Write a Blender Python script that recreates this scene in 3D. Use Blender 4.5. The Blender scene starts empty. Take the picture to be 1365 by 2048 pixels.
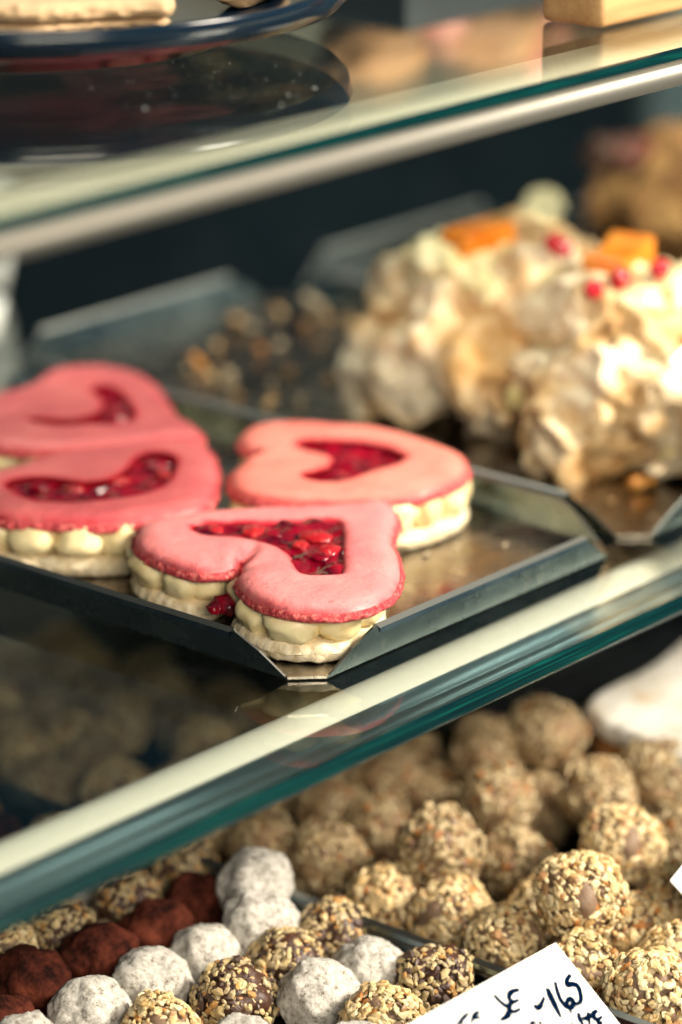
import bpy, bmesh, math, random
import numpy as np
from mathutils import Vector, Matrix, noise, geometry
random.seed(7); rng = np.random.default_rng(7)
S = bpy.context.scene
COL = S.collection
# ------------------------------------------------------------------ camera
FP = 6400.0; PITCH = math.atan(2180/6400.0); HD = math.radians(40.3)
CF = Vector((math.cos(HD)*math.cos(PITCH), math.sin(HD)*math.cos(PITCH), -math.sin(PITCH)))
CR = Vector((math.sin(HD), -math.cos(HD), 0)); CU = CR.cross(CF)
CC = Vector((0, 0, 0.385))
cam = bpy.data.cameras.new('camera'); co = bpy.data.objects.new('camera', cam); COL.objects.link(co)
co.matrix_world = Matrix.Translation(CC) @ Matrix((CR, CU, -CF)).transposed().to_4x4()
cam.sensor_fit = 'VERTICAL'; cam.sensor_height = 36; cam.sensor_width = 24; cam.lens = 36*FP/2048
cam.clip_start = 0.02; cam.clip_end = 100
cam.dof.use_dof = True; cam.dof.focus_distance = 1.045; cam.dof.aperture_fstop = 3.9
S.camera = co
# ------------------------------------------------------------------ world, exposure
W = bpy.data.worlds.new('World'); S.world = W; W.use_nodes = True
wn = W.node_tree.nodes; wl = W.node_tree.links
bg = wn['Background']
_tc = wn.new('ShaderNodeTexCoord'); _vm = wn.new('ShaderNodeVectorMath'); _vm.operation = 'DOT_PRODUCT'
_d = Vector((0.25, -0.9, 0.35)).normalized(); _vm.inputs[1].default_value = _d
_rp = wn.new('ShaderNodeValToRGB'); _e = _rp.color_ramp.elements
_e[0].position = 0.36; _e[0].color = (0.026, 0.072, 0.105, 1); _e[1].position = 0.80; _e[1].color = (0.22, 0.38, 0.42, 1)
_ma = wn.new('ShaderNodeMath'); _ma.operation = 'MULTIPLY_ADD'; _ma.inputs[1].default_value = .5; _ma.inputs[2].default_value = .5
wl.new(_tc.outputs['Generated'], _vm.inputs[0]); wl.new(_vm.outputs['Value'], _ma.inputs[0]); wl.new(_ma.outputs[0], _rp.inputs[0]); wl.new(_rp.outputs[0], bg.inputs[0])
bg.inputs[1].default_value = 0.6
S.view_settings.view_transform = 'Standard'; S.view_settings.look = 'None'
S.view_settings.exposure = 0.0; S.view_settings.gamma = 1
S.cycles.use_denoising = True
S.cycles.max_bounces = 10; S.cycles.transparent_max_bounces = 24; S.cycles.glossy_bounces = 6
S.cycles.caustics_reflective = False; S.cycles.caustics_refractive = False
S.cycles.sample_clamp_indirect = 6
# ------------------------------------------------------------------ lamps
def area(name, loc, target, sx, sy, power, color):
    l = bpy.data.lights.new(name, 'AREA'); l.shape = 'RECTANGLE'; l.size = sx; l.size_y = sy
    l.energy = power; l.color = color
    o = bpy.data.objects.new(name, l); COL.objects.link(o)
    d = Vector(target) - Vector(loc)
    o.location = loc; o.rotation_euler = d.to_track_quat('-Z', 'Y').to_euler()
    return o
area('key_lamp', (1.55, -0.85, 1.25), (0.88, 0.68, 0.0), 0.5, 0.5, 124, (1.0, 0.89, 0.73))
area('front_fill', (-0.05, -0.50, 0.62), (0.8, 0.66, 0.0), 0.7, 0.4, 21, (1.0, 0.86, 0.68))  # unseen fill added beside the camera to brighten the fronts
area('ceiling_lamp', (1.0, 1.35, 1.75), (0.9, 0.8, 0.0), 0.9, 0.35, 26, (1.0, 0.92, 0.78))
area('wall_fill', (1.6, 1.9, 1.6), (1.9, 2.9, 0.7), 0.8, 0.4, 36, (1.0, 0.88, 0.68))  # unseen, added to light the cream wall mirrored in the upper glass
# ------------------------------------------------------------------ helpers
def ray(x, y): return CF*FP + CR*(x-682.5) - CU*(y-1024)
def atz(x, y, z):
    d = ray(x, y); return CC + d*((z-CC.z)/d.z)
def aty(x, y, Y):
    d = ray(x, y); return CC + d*((Y-CC.y)/d.y)
def onplane(x, y, p, n):
    d = ray(x, y); return CC + d*((p-CC).dot(n)/d.dot(n))
def pxof(P):
    v = Vector(P)-CC; w = v.dot(CF)
    return 682.5+FP*v.dot(CR)/w, 1024-FP*v.dot(CU)/w, w
def tag(o, label=None, cat=None, group=None, kind=None):
    if label: o['label'] = label
    if cat: o['category'] = cat
    if group: o['group'] = group
    if kind: o['kind'] = kind
    return o
def empty(name, loc=(0, 0, 0)):
    o = bpy.data.objects.new(name, None); COL.objects.link(o); o.location = loc
    o.empty_display_size = 0.01; return o
def link(name, me, mats, parent=None, smooth=True):
    if smooth: me.polygons.foreach_set('use_smooth', [True]*len(me.polygons))
    for m in (mats if isinstance(mats, (list, tuple)) else [mats]): me.materials.append(m)
    o = bpy.data.objects.new(name, me); COL.objects.link(o)
    if parent:
        o.parent = parent
        o.matrix_parent_inverse = Matrix.Translation(-Vector(parent.location)) if parent.parent is None else Matrix()
    return o
def bobj(name, bm, mats, parent=None, smooth=True):
    me = bpy.data.meshes.new(name); bm.to_mesh(me); bm.free()
    return link(name, me, mats, parent, smooth)
def pobj(name, verts, faces, mats, parent=None, smooth=True):
    me = bpy.data.meshes.new(name); me.from_pydata([tuple(v) for v in verts], [], faces); me.update()
    return link(name, me, mats, parent, smooth)
def addbox(bm, x0, x1, y0, y1, z0, z1, bev=0):
    r = bmesh.ops.create_cube(bm, size=1)
    for v in r['verts']:
        v.co = Vector((x0 if v.co.x < 0 else x1, y0 if v.co.y < 0 else y1, z0 if v.co.z < 0 else z1))
    if bev:
        es = list({e for v in r['verts'] for e in v.link_edges})
        bmesh.ops.bevel(bm, geom=es, offset=bev, segments=3, profile=0.5, affect='EDGES')
# ------------------------------------------------------------------ materials
class NT:
    def __init__(s, name):
        s.m = bpy.data.materials.new(name); s.m.use_nodes = True
        s.t = s.m.node_tree; s.n = s.t.nodes; s.l = s.t.links
        s.p = s.n['Principled BSDF']
    def new(s, typ, **k):
        n = s.n.new(typ)
        for a, b in k.items():
            if hasattr(n, a): setattr(n, a, b)
            else: n.inputs[a.replace('_', ' ')].default_value = b
        return n
    def coord(s, scale=(1, 1, 1)):
        c = s.n.new('ShaderNodeTexCoord'); mp = s.n.new('ShaderNodeMapping'); mp.inputs['Scale'].default_value = scale
        s.l.new(c.outputs['Object'], mp.inputs['Vector']); return mp.outputs[0]
    def noise(s, scale, detail=4, rough=.6, vec=None):
        n = s.n.new('ShaderNodeTexNoise'); n.inputs['Scale'].default_value = scale
        n.inputs['Detail'].default_value = detail; n.inputs['Roughness'].default_value = rough
        s.l.new(vec if vec is not None else s.coord(), n.inputs['Vector']); return n.outputs['Fac']
    def ramp(s, fac, stops):
        r = s.n.new('ShaderNodeValToRGB'); e = r.color_ramp.elements
        while len(e) < len(stops): e.new(0.5)
        for i, (p, c) in enumerate(stops):
            e[i].position = p; e[i].color = (c, c, c, 1) if isinstance(c, (int, float)) else (*c, 1)
        s.l.new(fac, r.inputs[0]); return r.outputs[0]
    def mix(s, fac, a, b, mode='MIX'):
        m = s.n.new('ShaderNodeMix'); m.data_type = 'RGBA'; m.blend_type = mode
        for k, v in ((0, fac), (6, a), (7, b)):
            if hasattr(v, 'is_output'): s.l.new(v, m.inputs[k])
            else: m.inputs[k].default_value = (*v, 1) if isinstance(v, tuple) else v
        return m.outputs[2]
    def bump(s, h, strength=.5, dist=.001, prev=None):
        b = s.n.new('ShaderNodeBump'); b.inputs['Strength'].default_value = strength; b.inputs['Distance'].default_value = dist
        s.l.new(h, b.inputs['Height'])
        if prev is not None: s.l.new(prev, b.inputs['Normal'])
        s.l.new(b.outputs[0], s.p.inputs['Normal']); return b.outputs[0]
    def set(s, **k):
        for a, b in k.items():
            a = a.replace('_', ' ')
            if hasattr(b, 'is_output'): s.l.new(b, s.p.inputs[a])
            else: s.p.inputs[a].default_value = (*b, 1) if isinstance(b, tuple) and len(b) == 3 and a != 'Subsurface Radius' else b
        return s
def mat_glass():
    s = NT('shelf glass'); s.n.remove(s.p)
    lw = s.new('ShaderNodeLayerWeight'); lw.inputs['Blend'].default_value = 0.5
    pw = s.new('ShaderNodeMath', operation='POWER'); pw.inputs[1].default_value = 5
    ma = s.new('ShaderNodeMath', operation='MULTIPLY_ADD'); ma.inputs[1].default_value = 0.9; ma.inputs[2].default_value = 0.035
    s.l.new(lw.outputs['Facing'], pw.inputs[0]); s.l.new(pw.outputs[0], ma.inputs[0])
    tr = s.new('ShaderNodeBsdfTransparent'); tr.inputs[0].default_value = (0.945, 0.965, 0.95, 1)
    gl = s.new('ShaderNodeBsdfGlossy'); gl.inputs['Roughness'].default_value = 0.012; gl.inputs[0].default_value = (.95, 1, .97, 1)
    mx = s.new('ShaderNodeMixShader')
    s.l.new(ma.outputs[0], mx.inputs[0]); s.l.new(tr.outputs[0], mx.inputs[1]); s.l.new(gl.outputs[0], mx.inputs[2])
    df = s.new('ShaderNodeBsdfDiffuse'); df.inputs[0].default_value = (.7, .75, .74, 1)
    m2 = s.new('ShaderNodeMixShader'); s.l.new(s.ramp(s.noise(26, 5, .7), [(.5, .0), (.8, .006)]), m2.inputs[0])
    s.l.new(mx.outputs[0], m2.inputs[1]); s.l.new(df.outputs[0], m2.inputs[2])
    s.l.new(m2.outputs[0], s.n['Material Output'].inputs[0]); return s.m
def mat(name, color, rough=.5, metal=0., bumpscale=None, bstr=.3, bdist=.0005, **k):
    s = NT(name); s.set(Base_Color=color, Roughness=rough, Metallic=metal, **k)
    if bumpscale: s.bump(s.noise(bumpscale), bstr, bdist)
    return s.m
M = {}
M['glass'] = mat_glass()
s = NT('green glass edge'); v = s.coord((6, 60, 400))
s.set(Base_Color=s.ramp(s.noise(3, 3, .6, v), [(.3, (.0005, .008, .011)), (.55, (.001, .020, .022)), (.8, (.002, .085, .062))]), Roughness=.15, Specular_IOR_Level=.12)
M['edge'] = s.m
def mat_pink(name, c1, c2):
    s = NT(name); n = s.noise(38, 4, .6)
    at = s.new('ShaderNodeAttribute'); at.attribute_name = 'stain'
    pores = s.ramp(s.noise(700, 3, .6), [(.30, .66), (.42, 1.)])
    base = s.mix(1., s.ramp(n, [(.35, c1), (.7, c2)]), pores, 'MULTIPLY')
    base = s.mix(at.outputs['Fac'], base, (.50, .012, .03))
    s.set(Base_Color=base, Roughness=s.ramp(s.noise(60, 3, .6), [(.35, .34), (.65, .52)]), Subsurface_Weight=.18, Subsurface_Radius=(.006, .0022, .0015), Subsurface_Scale=.5)
    f = s.noise(1500, 3, .7); b = s.bump(f, .5, .00025)
    s.bump(s.noise(190, 5, .65), .6, .0011, b); s.p.inputs['Specular IOR Level'].default_value = .45
    return s.m
M['pink'] = mat_pink('pink macaron', (.78, .21, .225), (.86, .30, .30))
M['pink_warm'] = mat_pink('coral macaron', (.78, .19, .155), (.86, .285, .23))
M['pink_shaded'] = mat_pink('shaded macaron', (.52, .095, .11), (.64, .155, .155))  # shade over the rear hearts put into a darker pink
s = NT('macaron foot'); n = s.noise(520, 5, .7)
s.set(Base_Color=s.ramp(n, [(.36, (.34, .012, .03)), (.52, (.68, .075, .085)), (.68, (.86, .30, .24))]), Roughness=.6)
s.bump(n, 1, .0016); M['foot'] = s.m
s = NT('cream'); n = s.noise(90, 4, .6)
s.set(Base_Color=s.ramp(n, [(.3, (.74, .58, .28)), (.6, (.87, .75, .45))]), Roughness=.38, Subsurface_Weight=.25, Subsurface_Radius=(.004, .003, .0015), Subsurface_Scale=.6)
b = s.bump(s.noise(420, 4, .6), .25, .0005); M['cream'] = s.m
s = NT('almond shell'); n = s.noise(300, 5, .7)
s.set(Base_Color=s.ramp(n, [(.3, (.62, .47, .25)), (.6, (.84, .74, .53))]), Roughness=.7)
s.bump(n, .7, .0009); M['shell'] = s.m
s = NT('raspberry jam'); n = s.noise(160, 4, .6)
s.set(Base_Color=s.ramp(n, [(.36, (.07, .0005, .008)), (.62, (.30, .002, .016))]), Roughness=.09, Specular_IOR_Level=.6, Subsurface_Weight=.2, Subsurface_Radius=(.004, .0003, .0003), Subsurface_Scale=.5)
s.bump(s.noise(90, 2, .4), .3, .0010); M['jam'] = s.m
s = NT('berry'); n = s.noise(300, 3, .5)
s.set(Base_Color=s.ramp(n, [(.3, (.30, .004, .014)), (.7, (.52, .025, .028))]), Roughness=.12, Coat_Weight=.6, Subsurface_Weight=.3, Subsurface_Radius=(.004, .0006, .0005), Subsurface_Scale=.6)
s.bump(s.noise(160, 2, .4), .25, .0008); M['berry'] = s.m
s = NT('tray steel'); n = s.noise(30, 5, .65); v = s.coord((12, 260, 260))
scf = s.ramp(s.noise(70, 6, .75, s.coord((1, 1, .35))), [(.60, 0.), (.68, .55)])
s.set(Base_Color=s.mix(scf, s.ramp(n, [(.3, (.11, .155, .175)), (.7, (.22, .27, .285))]), (.50, .50, .46)), Metallic=1., Roughness=s.ramp(s.noise(14, 5, .7), [(.3, .17), (.7, .40)]))
s.bump(s.noise(3, 3, .6, v), .12, .0003); M['steel'] = s.m
s = NT('tray floor steel'); n = s.noise(26, 6, .7)
s.set(Base_Color=s.ramp(n, [(.3, (.24, .20, .165)), (.7, (.48, .43, .36))]), Metallic=1., Roughness=s.ramp(s.noise(40, 6, .75), [(.35, .14), (.65, .38)]))  # warm brown tint puts the pastries' reflection into the steel colour
s.bump(s.noise(90, 5, .7), .12, .0004); M['steel_floor'] = s.m
s = NT('cut steel edge'); s.set(Base_Color=(.26, .27, .26), Metallic=1., Roughness=.42); M['cut'] = s.m
s = NT('rail metal'); v = s.coord((2, 600, 600))
s.set(Base_Color=(.19, .18, .155), Metallic=.5, Roughness=.45); s.bump(s.noise(2, 2, .5, v), .08, .0002); M['rail'] = s.m
M['rail_shaded'] = mat('shaded rail half', (.13, .20, .23), .36, .8)  # shaded front half of the metal rail, put into the colour
M['rail_highlight'] = mat('satin rail highlight', (.64, .63, .55), .38)  # highlight along the metal rail, painted as a pale added strip
M['rail_cream'] = mat('cream rail', (.86, .79, .60), .5)
s = NT('black ceramic'); s.set(Base_Color=(.002, .008, .018), Roughness=.16); M['black'] = s.m
M['matte_black'] = mat('dark plastic', (.012, .016, .02), .5)
s = NT('slate'); s.set(Base_Color=s.ramp(s.noise(20), [(.3, (.006, .012, .016)), (.7, (.02, .03, .035))]), Roughness=.6); M['slate'] = s.m
s = NT('pine wood'); v = s.coord((6, 70, 70)); n = s.noise(3, 5, .6, v)
s.set(Base_Color=s.ramp(n, [(.3, (.34, .18, .07)), (.65, (.52, .32, .14))]), Roughness=.55); s.bump(n, .2, .0004); M['wood'] = s.m
s = NT('back wall'); s.set(Base_Color=s.ramp(s.noise(4), [(.3, (.002, .004, .007)), (.7, (.006, .012, .017))]), Roughness=.9, Specular_IOR_Level=.05); M['backwall'] = s.m
s = NT('case floor'); s.set(Base_Color=s.ramp(s.noise(9), [(.3, (.012, .014, .014)), (.7, (.03, .032, .03))]), Roughness=.4); M['floor'] = s.m
s = NT('stall wall'); s.set(Base_Color=s.ramp(s.noise(1.6), [(.3, (.50, .44, .31)), (.7, (.70, .64, .48))]), Roughness=.8); M['cream_wall'] = s.m
M['porcelain'] = mat('white porcelain', (.78, .80, .78), .2)
s = NT('paper card'); s.set(Base_Color=s.ramp(s.noise(60), [(.3, (.80, .80, .76)), (.7, (.86, .86, .82))]), Roughness=.6); M['card'] = s.m
M['ink'] = mat('marker ink', (.001, .006, .022), .9, Specular_IOR_Level=0.)
M['pencil'] = mat('pencil line', (.25, .25, .26), .6)
# food
s = NT('meringue'); a = s.noise(32, 5, .65); b_ = s.noise(120, 5, .7); c_ = s.noise(18, 3, .6)
c1 = s.ramp(a, [(.35, (.46, .24, .08)), (.44, (.80, .60, .33)), (.54, (.90, .81, .60))])
s.set(Base_Color=s.mix(s.ramp(c_, [(.50, 0.), (.60, .75)]), c1, (.62, .36, .12)), Roughness=.7, Subsurface_Weight=.08, Subsurface_Radius=(.003, .002, .001))
s.bump(b_, .9, .003, s.bump(s.noise(420, 4, .7), .5, .0008)); M['meringue'] = s.m
s = NT('toffee meringue'); a = s.noise(30, 5, .65); b_ = s.noise(130, 5, .7)
s.set(Base_Color=s.ramp(a, [(.37, (.38, .20, .065)), (.46, (.70, .48, .23)), (.57, (.87, .76, .54))]), Roughness=.7)
s.bump(b_, .9, .003, s.bump(s.noise(420, 4, .7), .5, .0008)); M['meringue_tan'] = s.m
s = NT('toffee crumble'); n = s.noise(75, 5, .7)
s.set(Base_Color=s.ramp(n, [(.35, (.30, .15, .05)), (.5, (.60, .38, .16)), (.66, (.80, .66, .42))]), Roughness=.7)
s.bump(s.noise(200, 5, .7), 1, .003); M['crumble'] = s.m
s = NT('brown crumble'); n = s.noise(45, 5, .7)
s.set(Base_Color=s.ramp(n, [(.35, (.13, .055, .014)), (.5, (.30, .15, .045)), (.66, (.46, .28, .10))]), Roughness=.8)
s.bump(s.noise(200, 5, .7), 1, .003); M['crumble_dark'] = s.m
s = NT('caramel'); n = s.noise(90, 4, .6)
s.set(Base_Color=s.ramp(n, [(.35, (.38, .13, .02)), (.65, (.72, .36, .08))]), Roughness=.3); s.bump(n, .5, .001); M['caramel'] = s.m
s = NT('whipped cream'); n = s.noise(50, 3, .5)
s.set(Base_Color=s.ramp(n, [(.35, (.70, .60, .27)), (.6, (.80, .73, .46))]), Roughness=.4, Subsurface_Weight=.2, Subsurface_Radius=(.005, .004, .002)); s.bump(s.noise(100, 3, .5), .4, .001); M['whip'] = s.m
s = NT('mango'); n = s.noise(70, 3, .5)
s.set(Base_Color=s.ramp(n, [(.3, (.66, .16, .006)), (.7, (.82, .30, .025))]), Roughness=.2, Coat_Weight=.4, Subsurface_Weight=.3, Subsurface_Radius=(.008, .003, .001)); s.bump(n, .3, .001); M['mango'] = s.m
s = NT('pomegranate'); s.set(Base_Color=(.45, .004, .015), Roughness=.12, Coat_Weight=.5); M['seed'] = s.m
s = NT('chocolate'); s.set(Base_Color=s.ramp(s.noise(200), [(.3, (.025, .008, .004)), (.7, (.07, .028, .014))]), Roughness=.5); s.bump(s.noise(300), .6, .001); M['choc'] = s.m
s = NT('praline'); s.set(Base_Color=s.ramp(s.noise(200), [(.3, (.14, .08, .04)), (.7, (.28, .18, .085))]), Roughness=.7); s.bump(s.noise(300), .6, .001); M['praline'] = s.m
M['praline_dark'] = mat('dark praline', (.19, .12, .075), .6, 0, 300, .6, .001)
s = NT('cocoa dust'); n = s.noise(110, 6, .75)
s.set(Base_Color=s.ramp(n, [(.36, (.012, .004, .003)), (.48, (.055, .013, .008)), (.66, (.13, .032, .017))]), Roughness=.95, Specular_IOR_Level=.1)
s.bump(n, .9, .0014, s.bump(s.noise(900, 3, .7), .6, .0004)); M['cocoa'] = s.m
s = NT('coconut dust'); n = s.noise(420, 6, .8)
s.set(Base_Color=s.ramp(n, [(.36, (.16, .12, .10)), (.44, (.50, .47, .42)), (.60, (.76, .74, .69))]), Roughness=.95)
s.bump(n, 1, .0016); M['coco'] = s.m
s = NT('nut crumb'); at = s.new('ShaderNodeVertexColor'); at.layer_name = 'Col'
n = s.noise(500, 3, .6)
s.set(Base_Color=s.mix(.35, at.outputs[0], s.mix(1., at.outputs[0], s.ramp(n, [(.3, (.5, .42, .3)), (.7, (1., 1., 1.))]), 'MULTIPLY')), Roughness=.5, Subsurface_Weight=.1, Subsurface_Radius=(.002, .0015, .0008))
M['nut'] = s.m
s = NT('icing sugar'); n = s.noise(55, 5, .7)
s.set(Base_Color=s.ramp(n, [(.30, (.45, .33, .2)), (.42, (.50, .48, .42)), (.6, (.62, .61, .57))]), Roughness=.9); s.bump(s.noise(150), .5, .001); M['sugar'] = s.m
s = NT('baked crust'); n = s.noise(60, 5, .7)
s.set(Base_Color=s.ramp(n, [(.3, (.20, .075, .018)), (.6, (.46, .22, .07))]), Roughness=.6); s.bump(n, .6, .002); M['crust'] = s.m
s = NT('bread'); n = s.noise(14, 4, .6)
s.set(Base_Color=s.ramp(n, [(.3, (.40, .19, .07)), (.6, (.66, .38, .18)), (.8, (.80, .60, .38))]), Roughness=.6); M['bread'] = s.m
M['blush'] = mat('pink glaze', (.82, .36, .26), .4)
M['pale_crumb'] = mat('pale crumb', (.36, .29, .19), .8)
M['beige'] = mat('beige wafer', (.46, .31, .17), .75, 0, 260, .6, .0008)
M['redfruit'] = mat('glazed dark fruit', (.12, .015, .003), .3)
M['water'] = mat('dust speck', (.85, .87, .87), .3)
# ================================================================== SETTING
bm = bmesh.new(); addbox(bm, -.2, 2.6, .30, 1.21, -.150, -.1265); tag(bobj('floor', bm, M['floor'], smooth=False), kind='structure')
bm = bmesh.new(); addbox(bm, -.2, 2.6, 1.215, 1.24, -.150, .184); tag(bobj('wall', bm, M['backwall'], smooth=False), kind='structure')
bm = bmesh.new(); addbox(bm, -.5, 5.5, 3.2, 3.25, -.3, 1.3); tag(bobj('wall', bm, M['cream_wall'], smooth=False), kind='structure')
EY = 0.5811                        # front edge of both glass shelves
def extr(bm, prof, x0, x1, cap=True):
    a = [bm.verts.new((x0, y, z)) for y, z in prof]; b = [bm.verts.new((x1, y, z)) for y, z in prof]
    n = len(prof)
    for i in range(n): bm.faces.new((a[i], a[(i+1) % n], b[(i+1) % n], b[i]))
    if cap: bm.faces.new(a[::-1]); bm.faces.new(b)
def shelf(zt, depth, label, railprof, railmat, lip=None, rail_highlight=None, th=.0056):
    t = empty('glass_shelf', (1.1, EY, zt)); tag(t, label, 'glass shelf', 'glass shelves of the display case')
    X0, X1 = .2, 2.3
    bm = bmesh.new(); addbox(bm, X0, X1, EY+.0022, EY+depth, zt-th, zt); bobj('glass_pane', bm, M['glass'], t, False)
    bm = bmesh.new()
    extr(bm, [(EY+.0019, zt-th), (EY+.0019, zt), (EY+.0006, zt-.0003), (EY, zt-.0010), (EY, zt-th+.0010), (EY+.0006, zt-th+.0003)], X0, X1)
    e = bobj('glass_edge', bm, M['edge'], t, False)
    bm = bmesh.new(); extr(bm, [(EY+y, zt-th-.0006+z) for y, z in railprof], X0, X1)
    r = bobj('support_rail', bm, railmat, t, True)
    me = r.data
    for p in me.polygons:
        if len(p.vertices) > 4: p.use_smooth = False
    if rail_highlight:
        bm = bmesh.new(); extr(bm, [(EY+y, zt-th-.0006+z) for y, z in rail_highlight], X0, X1); bobj('rail_highlight', bm, M['rail_highlight'], t, True)
    if lip:
        bm = bmesh.new(); extr(bm, [(EY+y, zt-th-.0006+z) for y, z in lip], X0, X1); bobj('rail_lip', bm, M['rail'], t, True)
    return t
# lower rail: grooved strip for its shaded half, pale round strip for its highlight
prof = []
N = 26
for i in range(N+1):
    u = i/N; y = .009+.038*u; zz = -.0005 - .0062*(2*u-1)**2
    if i in (6, 9): zz -= .0009
    prof.append((y, zz))
prof += [(.046, -.0075), (.010, -.0075)]
prof = [(.0060, -.0022), (.0085, -.0012), (.0140, -.0008), (.0143, -.0014), (.0150, -.0008), (.0195, -.0006), (.0198, -.0013), (.0205, -.0006), (.0290, -.0010), (.0325, -.0024), (.0325, -.0036), (.0065, -.0036)]
rail_highlight = [(.0435+.0110*math.cos(a_), -.0118+.0108*math.sin(a_)) for a_ in [math.pi-math.pi*k/24 for k in range(25)]]+[(.0545, -.0125), (.0325, -.0125)]
shelf(0.0, .60, 'lower clear glass shelf with green edge carrying the metal trays of heart macarons', prof, M['rail_shaded'], rail_highlight=rail_highlight)
lip = [(.0010, -.0002)] + [(.0010-.0016*math.sin(math.pi*k/12)-.000, -.0002-.0072*k/12) for k in range(1, 13)] + [(.0045, -.0074), (.0045, -.0002)]
shelf(0.193, .33, 'upper clear glass shelf with green edge carrying the black plate', [(.0050, 0), (.0405, 0), (.0405, -.004), (.0050, -.0085)], M['rail_cream'], lip, th=.0042)
# ------------------------------------------------------------------ trays: folded sheet with cut corners
def tray(label, x0, x1, y0, y1, z0, h, cut=.026, flare=.0032, th=.0009, lead=.009):
    t = empty('metal_tray', ((x0+x1)/2, y0, z0)); tag(t, label, 'metal tray', 'folded metal trays')
    c = .0090
    bm = bmesh.new()
    pts = [(x0+c, y0), (x1-c, y0), (x1, y0+c), (x1, y1-c), (x1-c, y1), (x0+c, y1), (x0, y1-c), (x0, y0+c)]
    lo = [bm.verts.new((x, y, z0)) for x, y in pts]; hi = [bm.verts.new((x, y, z0+th)) for x, y in pts]
    bm.faces.new(lo[::-1]); bm.faces.new(hi)
    for i in range(8): bm.faces.new((lo[i], lo[(i+1) % 8], hi[(i+1) % 8], hi[i]))
    bobj('tray_floor', bm, M['steel_floor'], t, False)
    def wall(a, b, out):
        a = Vector((*a, z0)); b = Vector((*b, z0)); d = (b-a).normalized(); o = Vector((*out, 0))
        L = (b-a).length; k = .0195
        base = [a, b]; q = []
        prof = [(0, 0, 0), (flare*.6, h*.55, .62), (flare, h-.0016, 1.), (flare+.0012, h, 1.02), (flare+.0026, h-.0009, 1.03), (flare+.0030, h-.0026, 1.03)]
        bm = bmesh.new(); rows = []
        for off, z, kk in prof:
            s_ = k*(z/h if z < h-.002 else 1)
            if off > flare+.002: s_ = k*1.02
            row = []
            for sgn in (0, 1):
                p = (a + d*s_) if sgn == 0 else (b - d*s_)
                row.append(p + o*off + Vector((0, 0, z)))
            rows.append(row)
        for side in (0, 1):
            for r0, r1 in zip(rows, rows[1:]):
                off = -o*th if side else Vector()
                vs = [bm.verts.new(r0[0]+off), bm.verts.new(r0[1]+off), bm.verts.new(r1[1]+off), bm.verts.new(r1[0]+off)]
                f = bm.faces.new(vs if side else vs[::-1])
                if r0 is rows[2] or r0 is rows[3]: f.material_index = 1
        for e in (0, 1):        # bare cut ends
            for r0, r1 in zip(rows[:3], rows[1:4]):
                vs = [bm.verts.new(r0[e]), bm.verts.new(r1[e]), bm.verts.new(r1[e]-o*th), bm.verts.new(r0[e]-o*th)]
                f = bm.faces.new(vs if e else vs[::-1]); f.material_index = 1
        bobj('tray_wall', bm, [M['steel'], M['cut']], t, False)
    wall((x0+c, y0), (x1-c, y0), (0, -1)); wall((x1, y0+c), (x1, y1-c), (1, 0))
    wall((x1-c, y1), (x0+c, y1), (0, 1)); wall((x0, y1-c), (x0, y0+c), (-1, 0))
    return t
TZ = .0006
tray('front metal tray on the lower glass shelf holding the four pink heart macarons', .7215, .8935, .6255, .955, TZ, .0140)
tray('metal tray behind the macaron tray holding the meringue pastries and loose crumbs', .9035, 1.0815, .6255, .957, TZ, .0140)
tray('third metal tray on the lower glass shelf, right of the meringue tray', 1.0915, 1.270, .6255, .957, TZ, .0140)
FZ = -.1262
tray('metal tray of cocoa, coconut and sesame truffles at the bottom left', .600, .7640, .470, .965, FZ, .020)
tray('metal tray heaped with golden nut truffles at the bottom right', .7705, .9180, .470, .960, FZ, .024)
tray('metal tray at the bottom right edge under the sugar-dusted cake', .9270, 1.120, .500, .960, FZ, .020)
# ================================================================== HEART MACARONS
def smooth_closed(pts, step):
    P = [Vector(p) for p in pts]; n = len(P); out = []
    for i in range(n):
        p0, p1, p2, p3 = P[i-1], P[i], P[(i+1) % n], P[(i+2) % n]
        for k in range(12):
            t = k/12
            out.append(.5*((2*p1)+(-p0+p2)*t+(2*p0-5*p1+4*p2-p3)*t*t+(-p0+3*p1-3*p2+p3)*t**3))
    # resample
    L = [0]
    for i in range(len(out)): L.append(L[-1]+(out[(i+1) % len(out)]-out[i]).length)
    m = max(12, int(L[-1]/step)); res = []; j = 0
    for k in range(m):
        s_ = L[-1]*k/m
        while L[j+1] < s_: j += 1
        f = (s_-L[j])/max(1e-9, L[j+1]-L[j]); res.append(out[j].lerp(out[(j+1) % len(out)], f))
    A = np.array([[p.x, p.y] for p in res])
    x, y = A[:, 0], A[:, 1]
    if np.sum(x*np.roll(y, -1)-np.roll(x, -1)*y) < 0: A = A[::-1].copy()
    return A
def dist(P, C):
    a = C; b = np.roll(C, -1, 0); ab = b-a
    out = np.full(len(P), 1e9)
    for s0 in range(0, len(P), 400):
        q = P[s0:s0+400, None, :]
        t = np.clip(((q-a)*ab).sum(2)/(ab*ab).sum(1), 0, 1)
        out[s0:s0+400] = np.sqrt((((q-(a+t[..., None]*ab))**2).sum(2)).min(1))
    return out
def inside(P, C):
    x, y = P[:, 0][:, None], P[:, 1][:, None]; a = C; b = np.roll(C, -1, 0)
    c = ((a[:, 1] > y) != (b[:, 1] > y)) & (x < (b[:, 0]-a[:, 0])*(y-a[:, 1])/(b[:, 1]-a[:, 1]+1e-15)+a[:, 0])
    return (c.sum(1) % 2) == 1
def normals(C):
    d = np.roll(C, -1, 0)-np.roll(C, 1, 0); d /= np.linalg.norm(d, axis=1)[:, None]+1e-12
    return np.stack([d[:, 1], -d[:, 0]], 1)        # outward for CCW
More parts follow.
